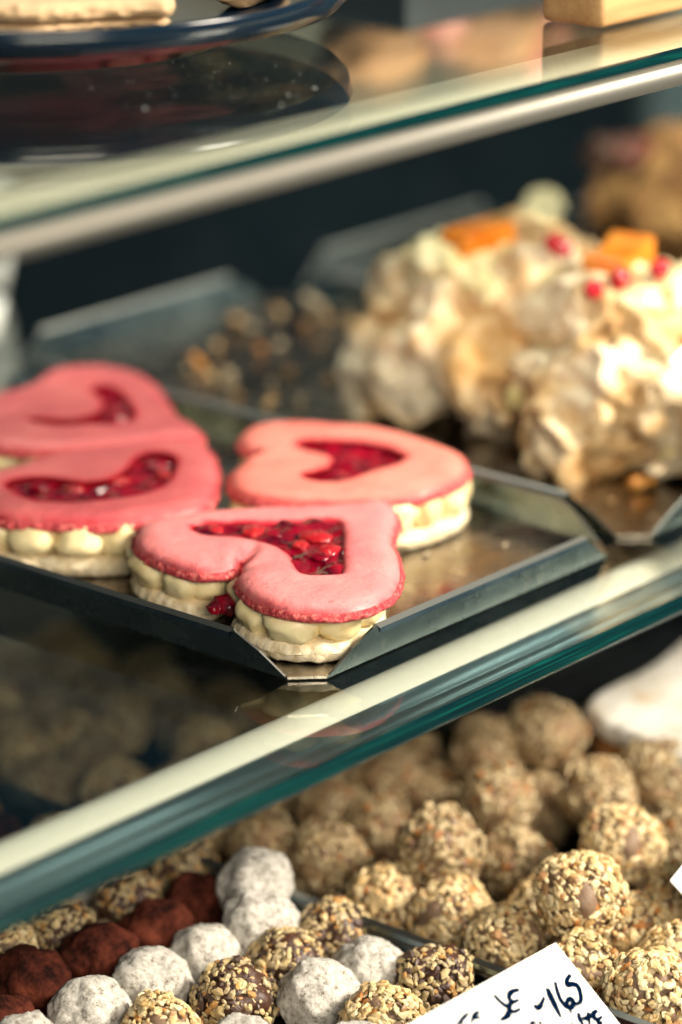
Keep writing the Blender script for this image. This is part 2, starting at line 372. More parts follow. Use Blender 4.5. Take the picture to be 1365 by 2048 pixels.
def fill(outer, holes, insets, grid):
    loops = [outer]+holes; pts = []; edges = []
    for lp in loops:
        o = len(pts); pts += [tuple(p) for p in lp]; edges += [(o+i, o+(i+1) % len(lp)) for i in range(len(lp))]
    nb = len(pts); cand = []
    for li, lp in enumerate(loops):
        n = normals(lp)*(-1 if li == 0 else 1)
        for d in insets:
            q = lp+n*d; q = q[::2] if d > .0025 else q
            cand.append(q)
    allc = np.concatenate(cand); ds = np.concatenate([np.full(len(c), d) for c, d in zip(cand, list(insets)*len(loops))])
    def dmin(q): return np.min([dist(q, lp) for lp in loops], axis=0)
    def isin(q):
        r = inside(q, outer)
        for h in holes: r &= ~inside(q, h)
        return r
    keep = (dmin(allc) > ds*.93) & isin(allc); inner = [allc[keep]]
    mn, mx = outer.min(0), outer.max(0)
    gx, gy = np.meshgrid(np.arange(mn[0], mx[0], grid), np.arange(mn[1], mx[1], grid)); g = np.stack([gx.ravel(), gy.ravel()], 1)
    g += rng.uniform(-.2, .2, g.shape)*grid
    k = isin(g); g = g[k]; k = dmin(g) > insets[-1]+grid*.6; inner.append(g[k])
    pts += [tuple(p) for p in np.concatenate(inner)]
    r = geometry.delaunay_2d_cdt([Vector(p) for p in pts], edges, [], 0, 1e-7)
    V = np.array([[p.x, p.y] for p in r[0]]); F = [tuple(f) for f in r[2]]
    cen = np.array([V[list(f)].mean(0) for f in F]); kf = isin(cen)
    return V, [f for f, q in zip(F, kf) if q], loops, dmin
def fixccw(V, F):
    o = []
    for f in F:
        a, b, c = V[f[0]], V[f[1]], V[f[2]]
        o.append(f if (b[0]-a[0])*(c[1]-a[1])-(b[1]-a[1])*(c[0]-a[0]) > 0 else f[::-1])
    return o
def nz(x, y, z=0, s=1): return noise.noise(Vector((x*s, y*s, z)))
def slab(name, outline, z0, z1, m, parent, rough=.0008, edge=.0025, dome=0.0, insets=(.0005, .0012, .0025, .0045)):
    """closed flat biscuit with rounded, crumbly rim"""
    C = outline; V, F, lp, dm = fill(C, [], insets, .0025); F = fixccw(V, F); d = dist(V, C)
    n = len(V); verts = []; faces = []; th = z1-z0
    for sgn in (1, -1):
        for (x, y), dd in zip(V, d):
            t = min(1, dd/edge); q = math.sqrt(max(0, 1-(1-t)**2))
            zm = z0+th*.5; wob = nz(x, y, sgn*3, 320)*rough*.6
            verts.append((x, y, zm+sgn*th*.5*q + (wob+dome*min(1, dd/.02) if sgn > 0 else 0)))
    for f in F: faces.append(f)
    for f in F: faces.append(tuple(i+n for i in f[::-1]))
    me = bpy.data.meshes.new(name); bm = bmesh.new()
    vs = [bm.verts.new(v) for v in verts]
    for f in faces: bm.faces.new([vs[i] for i in f])
    bmesh.ops.remove_doubles(bm, verts=bm.verts, dist=1e-5)
    for v in bm.verts:
        c = v.co*450; v.co += Vector((noise.noise(c), noise.noise(c+Vector((9, 0, 0))), 0))*rough
    bm.normal_update()
    return bobj(name, bm, m, parent)
def sphere_bm(bm, c, r, sub=2, sc=(1, 1, 1), rot=None, jit=0, mi=0):
    g = bmesh.ops.create_icosphere(bm, subdivisions=sub, radius=1)
    off = Vector((random.random()*50, random.random()*50, 0))
    for v in g['verts']:
        p = v.co.copy()
        if jit: p *= 1+jit*noise.noise(p*1.7+off)
        p = Vector((p.x*sc[0], p.y*sc[1], p.z*sc[2]))*r
        if rot is not None: p = rot @ p
        v.co = p+Vector(c)
    if mi:
        for f in {f for v in g['verts'] for f in v.link_faces}: f.material_index = mi
    return g['verts']
def macaron(label, outer_px, hole_px, mt, bshift=(0, 0), bgrow=0, lumps=(), hgrow=.0, qh=.6, crease=None, zb=.0178, seed=1, dol=.0080, drip=None):
    random.seed(seed)
    zr = zb+.0028
    O = smooth_closed([atz(x, y, zr).xy for x, y in outer_px], .0009)
    vd = np.array([CF.x, CF.y]); vd /= np.linalg.norm(vd)
    fac = np.clip(normals(O) @ vd, 0, 1)**.8
    fac = np.convolve(np.concatenate([fac[-12:], fac, fac[:12]]), np.ones(25)/25, 'valid')
    O = O-vd[None, :]*(.0085*fac)[:, None]; O = smooth_closed([tuple(q) for q in O[::5]], .0009)
    H = smooth_closed([atz(x, y, zb+.0068).xy for x, y in hole_px], .0007)
    H = H+normals(H)*hgrow; H = smooth_closed([tuple(p) for p in H[::4]], .0007)
    c = O.mean(0); t = empty('heart_macaron', (c[0], c[1], TZ+.001)); tag(t, label, 'macaron', 'pink heart macarons on the front tray')
    # top shell
    V, F, lp, dm = fill(O, [H], (.0003, .0008, .0016, .0027, .004, .0056, .0075), .0016)
    F = fixccw(V, F); do, dh = dist(V, O), dist(V, H)
    Hh = .0039; foot = .0027; verts = []
    cr = [atz(x, y, zb+.006).xy for x, y in crease] if crease else None; cd = cr[1]-cr[0] if cr else None
    for (x, y), a, b in zip(V, do, dh):
        ta = min(1, a/.0088); tb = min(1, b/.0042)
        qa = (1-(1-ta)**2.1)**.55 if ta < 1 else 1; qb = qh+(1-qh)*math.sqrt(max(0, 1-(1-tb)**2))
        z = zb+foot+Hh*qa*qb*(1+.10*nz(x, y, seed, 55)+.05*nz(x, y, seed, 150)) + .0009*nz(x, y, seed+5, 28)
        if cr:
            tt = max(0, min(1, ((x-cr[0].x)*cd.x+(y-cr[0].y)*cd.y)/cd.length_squared)); dd = math.hypot(x-cr[0].x-cd.x*tt, y-cr[0].y-cd.y*tt)
            z -= .0024*(1-.8*tt)*math.exp(-(dd/.0017)**2) - .0011*(1-tt)*math.exp(-((dd-.0045)/.003)**2)
        verts.append((x, y, z))
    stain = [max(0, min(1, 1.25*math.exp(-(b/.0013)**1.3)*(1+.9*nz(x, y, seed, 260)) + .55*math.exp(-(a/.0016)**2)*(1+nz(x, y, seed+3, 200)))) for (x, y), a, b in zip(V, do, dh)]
    faces = list(F)
    def loopidx(L):
        dd = {}
        for i, p in enumerate(V): dd[(round(p[0], 6), round(p[1], 6))] = i
        return [dd.get((round(p[0], 6), round(p[1], 6))) for p in L]
    iH = loopidx(H)
    # inner wall of the heart-shaped hole
    base = len(verts)
    for j, k in enumerate(iH):
        x, y = H[j]; verts.append((x, y, zb+.0005))
    for j in range(len(H)):
        k = (j+1) % len(H)
        if iH[j] is not None and iH[k] is not None: faces.append((iH[k], iH[j], base+j, base+k))
    sh = pobj('top_shell', verts, faces, mt, t)
    at = sh.data.attributes.new('stain', 'FLOAT', 'POINT'); at.data.foreach_set('value', stain+[1.0]*(len(verts)-len(stain)))
    # foot: ruffled skirt under the shell
    n = normals(O); verts = []; faces = []
    rows = [(.0000, foot+.0006), (.0007, foot-.0002), (.0011, foot*.62), (.0009, foot*.3), (.0002, .0001), (-.004, 0), (-.0075, .0)]
    for off, z in rows:
        for (x, y), (nx, ny) in zip(O, n):
            r = (nz(x, y, z*400+seed, 900)*.0009+nz(x, y, z*700, 2200)*.0004) if 0 < z < foot else 0
            verts.append((x+nx*(off+r), y+ny*(off+r), zb+z+r*.5+(.0005*nz(x, y, 3, 120) if off > -.003 else 0)))
    m = len(O)
    for r in range(len(rows)-1):
        for j in range(m):
            k = (j+1) % m; faces.append((r*m+j, (r+1)*m+j, (r+1)*m+k, r*m+k))
    pobj('shell_foot', verts, faces, M['foot'], sh)
    # base shell
    B = O+normals(O)*bgrow; 
    s0 = atz(600, 1200, .005).xy; s1 = atz(600+bshift[0], 1200+bshift[1], .005).xy; sh2 = np.array([s1.x-s0.x, s1.y-s0.y])
    B = smooth_closed([tuple(p+sh2) for p in B[::8]], .0011)
    slab('bottom_shell', B, TZ+.0010, TZ+.0080, M['shell'], t, rough=.0011, edge=.0030)
    # cream dollops round the rim
    acc = 0; i = 0; L = len(B); nb = normals(B); total = L*.0011; cnt = int(total/(dol*2.15)); 
    step = L/cnt
    for k in range(cnt):
        j = int(k*step) % L; r = dol*random.choice([.8, .95, 1.1, 1.18])
        p = B[j]-nb[j]*(r*.66+.0008)
        bm = bmesh.new(); ang = math.atan2(nb[j][1], nb[j][0])
        sphere_bm(bm, (p[0], p[1], TZ+.0080+.0058), r, 3, (.95, .98, .0076/r), Matrix.Rotation(ang, 3, 'Z'), .22)
        bobj('cream_dollop', bm, M['cream'], t)
    # jam in the hole
    J = H+normals(H)*.0022; J = smooth_closed([tuple(p) for p in J[::4]], .0009)
    V, F, lp, dm = fill(J, [], (.0007, .0016), .0011); F = fixccw(V, F); zj = zb+foot+Hh*qh-.0022 if qh > .7 else zb+.0050
    vv = [(x, y, zj+.0018*nz(x, y, seed, 130)+.0003*nz(x, y, 5, 420)) for x, y in V]
    jm = pobj('jam_filling', vv, F, M['jam'], t)
    bmj = bmesh.new()
    # plug under the jam so that nothing shows through the middle
    for k in range(0):
        pass
    bmj.free()
    for (x, y, r) in lumps:
        p = atz(x, y, zj+.001); bm = bmesh.new()
        sphere_bm(bm, (p.x, p.y, zj+.0002), r, 4, (1.3, 1, .42), Matrix.Rotation(random.random()*3, 3, 'Z'), .22)
        bobj('berry_piece', bm, M['berry' if random.random() < .5 else 'jam'], t)
    if drip:
        for (x, y, r) in drip:
            p = atz(x, y, .010); bm = bmesh.new(); sphere_bm(bm, (p.x, p.y, .0115), r, 3, (1, 1.2, .8), None, .35)
            bobj('jam_drip', bm, M['jam'], t)
    return t
macaron('front pink heart macaron nearest the tray corner, with glossy berry pieces in its hole',
    [(272, 1070), (276, 1102), (320, 1128), (390, 1148), (448, 1148), (468, 1146), (482, 1122), (484, 1150), (474, 1168), (500, 1198), (560, 1222), (635, 1230), (720, 1224), (775, 1202), (800, 1168),
     (800, 1125), (786, 1088), (797, 1048), (785, 1014), (748, 1000), (690, 1001), (600, 1003), (500, 1010), (400, 1018), (330, 1030), (290, 1046)],
    [(384, 1052), (402, 1043), (470, 1038), (550, 1038), (620, 1032), (672, 1032), (685, 1050), (686, 1090), (684, 1138), (662, 1144), (610, 1143), (592, 1130), (585, 1110), (560, 1090), (520, 1076), (470, 1068), (410, 1064)],
    M['pink'], crease=[(484, 1120), (512, 1086)], bshift=(-20, -4), bgrow=-.0018, lumps=[(508, 1058, .0042), (545, 1064, .0036), (430, 1054, .003), (632, 1070, .0046), (658, 1095, .0036), (600, 1085, .003), (640, 1110, .0032)], seed=3, dol=.0092,
    drip=[(452, 1218, .0042), (470, 1208, .0036), (430, 1225, .0025), (335, 1158, .0026)])
macaron('coral pink heart macaron at the right of the tray with its point toward the meringues',
    [(458, 972), (462, 948), (486, 926), (520, 910), (490, 902), (480, 885), (495, 860), (545, 843), (620, 839), (700, 845), (770, 856), (850, 879), (915, 908), (935, 932), (930, 958), (895, 978), (840, 996), (790, 1004), (700, 1010), (600, 1010), (520, 1004), (472, 990)],
    [(596, 885), (620, 875), (690, 874), (760, 884), (806, 904), (795, 920), (740, 940), (690, 955), (640, 956), (606, 947), (625, 940), (655, 932), (668, 915), (655, 902), (620, 894)],
    M['pink_warm'], crease=[(505, 906), (590, 900)], bshift=(6, 4), bgrow=-.001, seed=5, zb=.0182, hgrow=.0004, qh=.75)
macaron('pink heart macaron at the left edge with a wide dark jam crescent',
    [(-85, 975), (-40, 948), (40, 928), (110, 908), (190, 893), (270, 882), (350, 876), (408, 886), (432, 925), (436, 965), (422, 1010), (380, 1030), (300, 1046), (200, 1053), (100, 1050), (0, 1042), (-60, 1015)],
    [(18, 962), (60, 950), (110, 952), (160, 960), (205, 958), (240, 948), (262, 932), (288, 908), (318, 902), (345, 912), (346, 938), (322, 966), (270, 985), (190, 995), (110, 1000), (60, 994)],
    M['pink_shaded'], bshift=(-8, 5), bgrow=-.001, seed=8, hgrow=.0012, qh=.85, lumps=[(80, 972, .004), (150, 975, .0035), (235, 958, .0042), (310, 925, .0045), (330, 945, .003)])
macaron('shaded pink heart macaron farthest back in the tray, partly out of focus',
    [(-110, 850), (-70, 812), (0, 788), (60, 770), (105, 742), (165, 729), (235, 732), (300, 757), (335, 800), (358, 834), (396, 856), (404, 884), (340, 888), (250, 897), (160, 906), (60, 906), (-30, 893)],
    [(66, 834), (110, 838), (160, 836), (200, 826), (214, 812), (210, 792), (192, 778), (205, 768), (232, 778), (252, 802), (262, 832), (235, 842), (170, 843), (110, 846)],
    M['pink_shaded'], bshift=(-6, 4), bgrow=-.001, seed=12, zb=.0188, hgrow=.0016, qh=.9)
# ================================================================== MERINGUE PASTRIES
def lumpmesh(name, lumps, m, parent, voxel=.0016, disp=.0, dscale=.012):
    bm = bmesh.new()
    for c, r, sc in lumps:
        sphere_bm(bm, c, r, 3, sc, Matrix.Rotation(random.random()*6, 3, 'Z') @ Matrix.Rotation(random.random()-.5, 3, 'X'), .55)
    o = bobj(name, bm, m, parent)
    md = o.modifiers.new('r', 'REMESH'); md.mode = 'VOXEL'; md.voxel_size = voxel; md.use_smooth_shade = True
    if disp:
        tx = bpy.data.textures.new('clouds', 'CLOUDS'); tx.noise_scale = dscale; tx.noise_depth = 4
        d = o.modifiers.new('d', 'DISPLACE'); d.texture = tx; d.strength = disp; d.mid_level = .5; d.texture_coords = 'LOCAL'
    return o
def flakes(bm, cx, cy, rx, ry, h, n, size):
    for _ in range(n):
        a = random.random()*6.28; e = random.uniform(.0, 1.25)
        p = Vector((cx+rx*math.cos(a)*math.cos(e), cy+ry*math.sin(a)*math.cos(e), TZ+.004+h*math.sin(e)))
        s_ = size*random.uniform(.5, 1.3)
        sphere_bm(bm, p, s_, 2, (1, random.uniform(.5, .9), random.uniform(.22, .5)), Matrix.Rotation(random.random()*6, 3, 'Z') @ Matrix.Rotation(random.uniform(-1.4, 1.4), 3, 'X'), .7)
def pastry(label, cx, cy, rx, ry, h, seed, m='meringue', nl=70):
    random.seed(seed)
    t = empty('meringue_pastry', (cx, cy, TZ+.001)); tag(t, label, 'pastry', 'meringue pastries on the second tray')
    L = []
    for _ in range(nl):
        a = random.random()*6.28; e = random.random()**.8*1.5; k = random.uniform(.62, .92)
        L.append(((cx+rx*k*math.cos(a)*math.cos(e)**.7, cy+ry*k*math.sin(a)*math.cos(e)**.7, TZ+.010+(h-.012)*k*math.sin(e)), random.uniform(.014, .024), (1, random.uniform(.5, .9), random.uniform(.55, 1.05))))
    L.append(((cx, cy, TZ+h*.42), min(rx, ry)*.72, (1, 1, h*.55/(min(rx, ry)*.72))))
    o = lumpmesh('meringue_shell', L, M[m], t, .0014, .0036, .010)
    for nm, k1, k2, cnt, sz, mm in (('meringue_flake', .98, .93, 48, .0065, 'meringue'), ('caramel_bit', .96, .90, 24, .0056, 'caramel'), ('cream_dab', .92, .80, 22, .0085, 'whip')):
        for _ in range(cnt):
            bm = bmesh.new(); flakes(bm, cx, cy, rx*k1, ry*k1, h*k2, 1, sz); bobj(nm, bm, M[mm], t)
    return t
pa = pastry('tall meringue pastry topped with an orange fruit slab and pale cream', 1.010, .773, .060, .062, .066, 21, nl=80)
pb = pastry('meringue pastry with a folded orange fruit slice and red seeds, at the right edge', 1.006, .690, .066, .072, .062, 33, 'meringue_tan', 95)
def atop(x, y, Y): return aty(x, y, Y)
def blob(parent, name, mm, specs, seed=1):
    random.seed(seed)
    L = [(tuple(aty(x, y, Y)), r, sc) for x, y, Y, r, sc in specs]
    return lumpmesh(name, L, mm, parent, .0014)
blob(pa, 'cream_topping', M['whip'], [(880, 540, .775, .012, (1, 1, .8)), (940, 545, .770, .014, (1, 1, .75)), (1000, 530, .765, .013, (1, 1, .8)), (1055, 540, .755, .013, (1, 1, .8)), (900, 500, .785, .011, (1, 1, .8)), (850, 520, .79, .009, (1, 1, 1.)),
     (1100, 570, .745, .011, (1, 1, .8)), (980, 575, .755, .012, (1, 1, .6)), (1040, 590, .75, .010, (1, 1, .6))], 4)
blob(pb, 'cream_topping', M['whip'], [(1290, 570, .690, .012, (1, 1, .7)), (1335, 590, .680, .013, (1, 1, .7)), (1270, 600, .685, .010, (1, 1, .7)), (1370, 570, .680, .012, (1, 1, .7)), (1135, 590, .728, .013, (1, 1, .8)), (1175, 620, .715, .013, (1, 1, .8)), (1215, 640, .70, .012, (1, 1, .7))], 5)
def fruit(parent, cen, size, rz, ry, m, bend=.0):
    bm = bmesh.new(); addbox(bm, -.5, .5, -.5, .5, -.5, .5)
    bmesh.ops.subdivide_edges(bm, edges=bm.edges[:], cuts=5, use_grid_fill=True)
    R = Matrix.Rotation(rz, 3, 'Z') @ Matrix.Rotation(ry, 3, 'Y')
    for v in bm.verts:
        p = v.co.copy(); p.z += bend*math.cos(p.x*math.pi)+.05*noise.noise(p*3)
        v.co = R @ Vector((p.x*size[0], p.y*size[1], p.z*size[2])) + Vector(cen)
    o = bobj('fruit_slice', bm, m, parent); b = o.modifiers.new('s', 'SUBSURF'); b.levels = 1; b.render_levels = 1
    b = o.modifiers.new('b', 'SMOOTH'); b.iterations = 3; return o
fruit(pa, aty(957, 478, .77), (.030, .016, .011), -.1, -.06, M['mango'], .05)
fruit(pb, aty(1238, 518, .705), (.028, .020, .013), .15, -.18, M['mango'], -.25)
for (x, y, Y, par) in [(1108, 485, .745, pa), (1126, 497, .742, pa), (1187, 580, .70, pb), (1243, 556, .70, pb), (1320, 540, .69, pb), (1238, 563, .702, pb)]:
    bm = bmesh.new(); sphere_bm(bm, aty(x, y, Y-.012), .0041, 3, (1.15, .9, 1), None, .15); bobj('fruit_seed', bm, M['seed'], par)
random.seed(3)
# cake far right, out of focus, with a dark red fruit on top
t = empty('crumble_cake', (1.27, .90, TZ)); tag(t, 'blurred golden crumb-covered cake behind the meringues with glazed red fruit on top', 'cake')
L = []
for _ in range(70):
    a = random.random()*6.28; e = random.random()*1.5
    L.append(((1.29+.082*math.cos(a)*math.cos(e)**.6, .84+.05*math.sin(a)*math.cos(e)**.6, .010+.042*math.sin(e)), random.uniform(.012, .020), (1, .9, .7)))
L.append(((1.29, .84, .02), .05, (1.5, 1, .75)))
lumpmesh('cake_body', L, M['crumble_dark'], t, .003, .004, .012)
bm = bmesh.new()
for _ in range(7): sphere_bm(bm, aty(1262+random.uniform(-30, 30), 312+random.uniform(-20, 20), .86), .007, 2, (1, 1, .8), None, .5)
bobj('glazed_fruit', bm, M['redfruit'], t)
bm = bmesh.new()
for _ in range(5): sphere_bm(bm, aty(1235+random.uniform(-34, 34), 300+random.uniform(-26, 26), .862), .0085, 2, (1, 1, .8), None, .5)
bobj('glazed_cherry', bm, M['choc'], t)
# crumbs lying in the second tray
proto = None
crumbs = [(460, 765, .0045, 'w'), (395, 725, .0042, 'c'), (420, 750, .0042, 'm'), (372, 742, .0036, 'w'), (445, 735, .003, 'm'), (540, 805, .004, 'm'), (625, 605, .0052, 'w'), (470, 640, .0045, 'm'), (560, 690, .0034, 'w'), (600, 800, .0032, 'w'), (690, 720, .0036, 'm'),
          (520, 700, .003, 'c'), (700, 650, .0042, 'm'), (660, 760, .003, 'm'), (740, 640, .005, 'm'), (580, 740, .0028, 'm'), (500, 655, .003, 'w'), (690, 800, .003, 'm'), (640, 690, .003, 'm'), (715, 690, .0042, 'w'), (480, 790, .0028, 'm'), (555, 620, .003, 'm'),
          (545, 765, .0022, 'w'), (610, 650, .0028, 'c'), (655, 640, .003, 'm'), (435, 690, .0024, 'm'), (1222, 1000, .0018, 'm')]

for i, (x, y, r, k) in enumerate(crumbs):
    p = atz(x, y, TZ+.0012+r*.6); bm = bmesh.new()
    r *= .74; sphere_bm(bm, (0, 0, 0), r, 2, (1.3, .8, .55), Matrix.Rotation(random.random()*3, 3, 'Y'), 1.5)
    o = bobj('crumb', bm, M[{'w': 'pale_crumb', 'm': 'crumble', 'c': 'caramel'}[k]]); o.location = p
    o.rotation_euler = (0, 0, random.random()*6)
    lab = {'w': 'small pale meringue crumb lying loose in the tray beside the meringue pastry', 'm': 'small toffee brown crumb lying loose in the tray beside the meringue pastry', 'c': 'amber caramel crumb lying loose in the tray beside the meringue pastry'}[k]
    if i == 0: lab = 'largest pale crumb on the tray, just behind the gap between the hearts'
    if i == len(crumbs)-1: lab = 'single tiny crumb at the notched front corner of the meringue tray'
    tag(o, lab, 'crumb', 'crumbs scattered in the meringue tray')
for (x, y, r, lab) in [(852, 1108, .0012, 'tiny pale crumb on the bare floor of the front tray'), (905, 1050, .0009, 'speck of crumb on the front tray beside the far wall'), (1010, 1090, .0010, 'small crumb near the right wall of the front tray')]:
    bm = bmesh.new(); sphere_bm(bm, (0, 0, 0), r, 2, (1.3, .8, .6), None, 1.2); o = bobj('crumb', bm, M['pale_crumb']); o.location = atz(x, y, TZ+.0012+r*.5); tag(o, lab, 'crumb', 'crumbs on the front tray')
# ================================================================== TRUFFLES
R0 = .0132
def col_attr(bm): return bm.loops.layers.float_color.new('Col')
def nut_mesh(name, seed, pal, n, cs=.0016, core='choc'):
    random.seed(seed); bm = bmesh.new(); lay = col_attr(bm)
    vs = sphere_bm(bm, (0, 0, 0), R0*.89, 4, (1, 1, .94), None, .22)
    for f in bm.faces:
        for l in f.loops: l[lay] = (.1, .05, .03, 1)
    off = Vector((seed*3.1, 1, 2))
    for i in range(n):
        z = 1-2*(i+.5)/n; a = i*2.39996+random.uniform(-.12, .12); rr = math.sqrt(1-z*z)
        d = Vector((rr*math.cos(a), rr*math.sin(a), z)); d = (d+Vector((random.gauss(0, .05), random.gauss(0, .05), random.gauss(0, .05)))).normalized()
        rad = R0*(.92+.20*noise.noise(d*1.6+off)+.08*noise.noise(d*3.7+off))*(1+random.uniform(-.01, .05))
        q = d.to_track_quat('Z', 'Y').to_matrix() @ Matrix.Rotation(random.random()*6.28, 3, 'Z') @ Matrix.Rotation(random.uniform(-.6, .6), 3, 'X')
        s_ = cs*random.choice([.7, .9, 1.1, 1.45])*random.uniform(.85, 1.15)
        before = len(bm.faces)
        vv = sphere_bm(bm, d*rad, s_, 1, (1.15, random.uniform(.55, .9), random.uniform(.4, .65)), q, .6)
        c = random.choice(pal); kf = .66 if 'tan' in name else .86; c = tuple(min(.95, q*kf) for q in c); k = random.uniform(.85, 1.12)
        for f in {f for v in vv for f in v.link_faces}:
            f.material_index = 1
            for l in f.loops: l[lay] = (min(1, c[0]*k), min(1, c[1]*k), min(1, c[2]*k), 1)
    me = bpy.data.meshes.new(name); bm.to_mesh(me); bm.free()
    me.polygons.foreach_set('use_smooth', [q.material_index == 0 for q in me.polygons])
    me.materials.append(M['praline' if 'tan' in name else 'praline_dark' if 'nut' in name else core]); me.materials.append(M['nut']); return me
def dust_mesh(name, seed, m, jit, fine):
    random.seed(seed); bm = bmesh.new(); sphere_bm(bm, (0, 0, 0), R0, 5, (1, 1, .93), None, jit)
    o = Vector((seed, seed*2, 0))
    for v in bm.verts:
        n = v.co.normalized(); v.co += n*(fine*noise.noise(v.co*420+o)+fine*.8*noise.noise(v.co*900+o)+fine*1.6*noise.noise(v.co*160+o))
    me = bpy.data.meshes.new(name); bm.to_mesh(me); bm.free()
    me.polygons.foreach_set('use_smooth', [True]*len(me.polygons)); me.materials.append(M[m]); return me
GOLD = [(.74, .56, .29)]*8+[(.80, .66, .40)]*8+[(.64, .43, .19)]*4+[(.52, .22, .06)]+[(.40, .22, .10)]
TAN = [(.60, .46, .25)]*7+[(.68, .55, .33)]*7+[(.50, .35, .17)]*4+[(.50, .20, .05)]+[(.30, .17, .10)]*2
DARK = [(.64, .50, .26)]*4+[(.50, .40, .24)]*3+[(.10, .06, .05)]*3+[(.55, .30, .10)]
mesh = {'g': [nut_mesh('nut truffle', 50+i, GOLD, 860, .00122) for i in range(3)],
        't': [nut_mesh('nut truffle tan', 60+i, TAN, 760, .00112) for i in range(4)],
        's': [nut_mesh('sesame truffle', 70+i, DARK, 700, .00116) for i in range(3)],
        'w': [dust_mesh('coconut truffle', 80+i, 'coco', .16, .00055) for i in range(4)],
        'c': [dust_mesh('cocoa truffle', 90+i, 'cocoa', .21, .0005) for i in range(3)]}
KN = {'g': 'nut_truffle', 't': 'nut_truffle', 's': 'sesame_truffle', 'w': 'coconut_truffle', 'c': 'cocoa_truffle'}
placed = []
def truffle(P, k, label, group, sc=1.0):
    i = len(placed); me = mesh[k][i % len(mesh[k])]
    o = bpy.data.objects.new(KN[k], me); COL.objects.link(o); o.location = P
    rr = random.Random(i*17+3); o.rotation_euler = (rr.uniform(-.6, .6), rr.uniform(-.6, .6), rr.random()*6.28); s_ = sc*rr.uniform(.96, 1.05); o.scale = (s_, s_, s_)
    tag(o, label, 'truffle', group); placed.append((Vector(P), s_)); return o
ZL = FZ+.001+R0*.93
GL = 'mixed truffles in the bottom left tray'; GR = 'golden nut truffles heaped in the bottom right tray'
left = [  # x, y, kind, scale, label
 (60, 1968, 'c', 1.02, 'big cracked cocoa truffle at the left end of the dark row'),
 (200, 1925, 'c', 1.0, 'dark cocoa truffle second from the left edge in the brown row'),
 (315, 1870, 'c', 1., 'cocoa-dusted truffle between the second and the last of the brown row'),
 (398, 1818, 'c', .98, 'farthest reddish cocoa truffle, touching the rearmost white one'),
 (0, 2058, 'c', .9, 'cocoa truffle cut off by the bottom left corner'),
 (180, 2030, 'w', 1.03, 'sharp white coconut truffle in front of the cracked cocoa one'),
 (302, 1972, 'w', .98, 'white coconut truffle second in its row, behind the golden one'),
 (412, 1918, 'w', .96, 'smooth greyish white truffle in the middle of the white row'),
 (520, 1858, 'w', 1.02, 'white truffle fourth in the row, in front of the rearmost white one'),
 (512, 1768, 'w', 1.02, 'rearmost, angular white truffle near the tray divider'),
 (640, 1998, 'w', 1.04, 'round white truffle between two sesame ones at the bottom centre'),
 (738, 1945, 'w', 1.04, 'white truffle with a bare brown spot, near the label card'),
 (55, 2098, 'w', .95, 'white truffle whose top only shows at the bottom left'),
 (480, 2104, 'w', .95, 'white truffle whose top only shows at the bottom centre'),
 (325, 2068, 'g', 1., 'bright golden nut truffle at the bottom edge between white ones'),
 (470, 2002, 's', 1.08, 'dark sesame truffle with toasted flecks, front of the tray'),
 (573, 1930, 's', 1., 'golden sesame truffle second in its row'),
 (668, 1873, 's', 1.02, 'sesame truffle at the back of its row beside the tray divider'),
 (868, 1968, 's', 1.04, 'sesame truffle tucked behind the handwritten label card'),
 (770, 2050, 'g', 1.06, 'crunchy golden truffle left of the handwritten label card'),
 (255, 1808, 's', .98, 'brownish sesame truffle behind the third cocoa one'),
 (375, 1745, 's', .98, 'blurred sesame truffle just under the green glass edge'),
 (125, 1865, 's', .98, 'speckled sesame truffle left in the back row'),
 (8, 1905, 'g', .95, 'golden truffle cut by the left edge above the cocoa row'),
]
for x, y, k, sc, lab in left:
    truffle(atz(x, y, ZL+(.014 if (x, y) == (512, 1768) else .007 if (x, y) == (520, 1858) else .002)), k, lab, GL, sc)
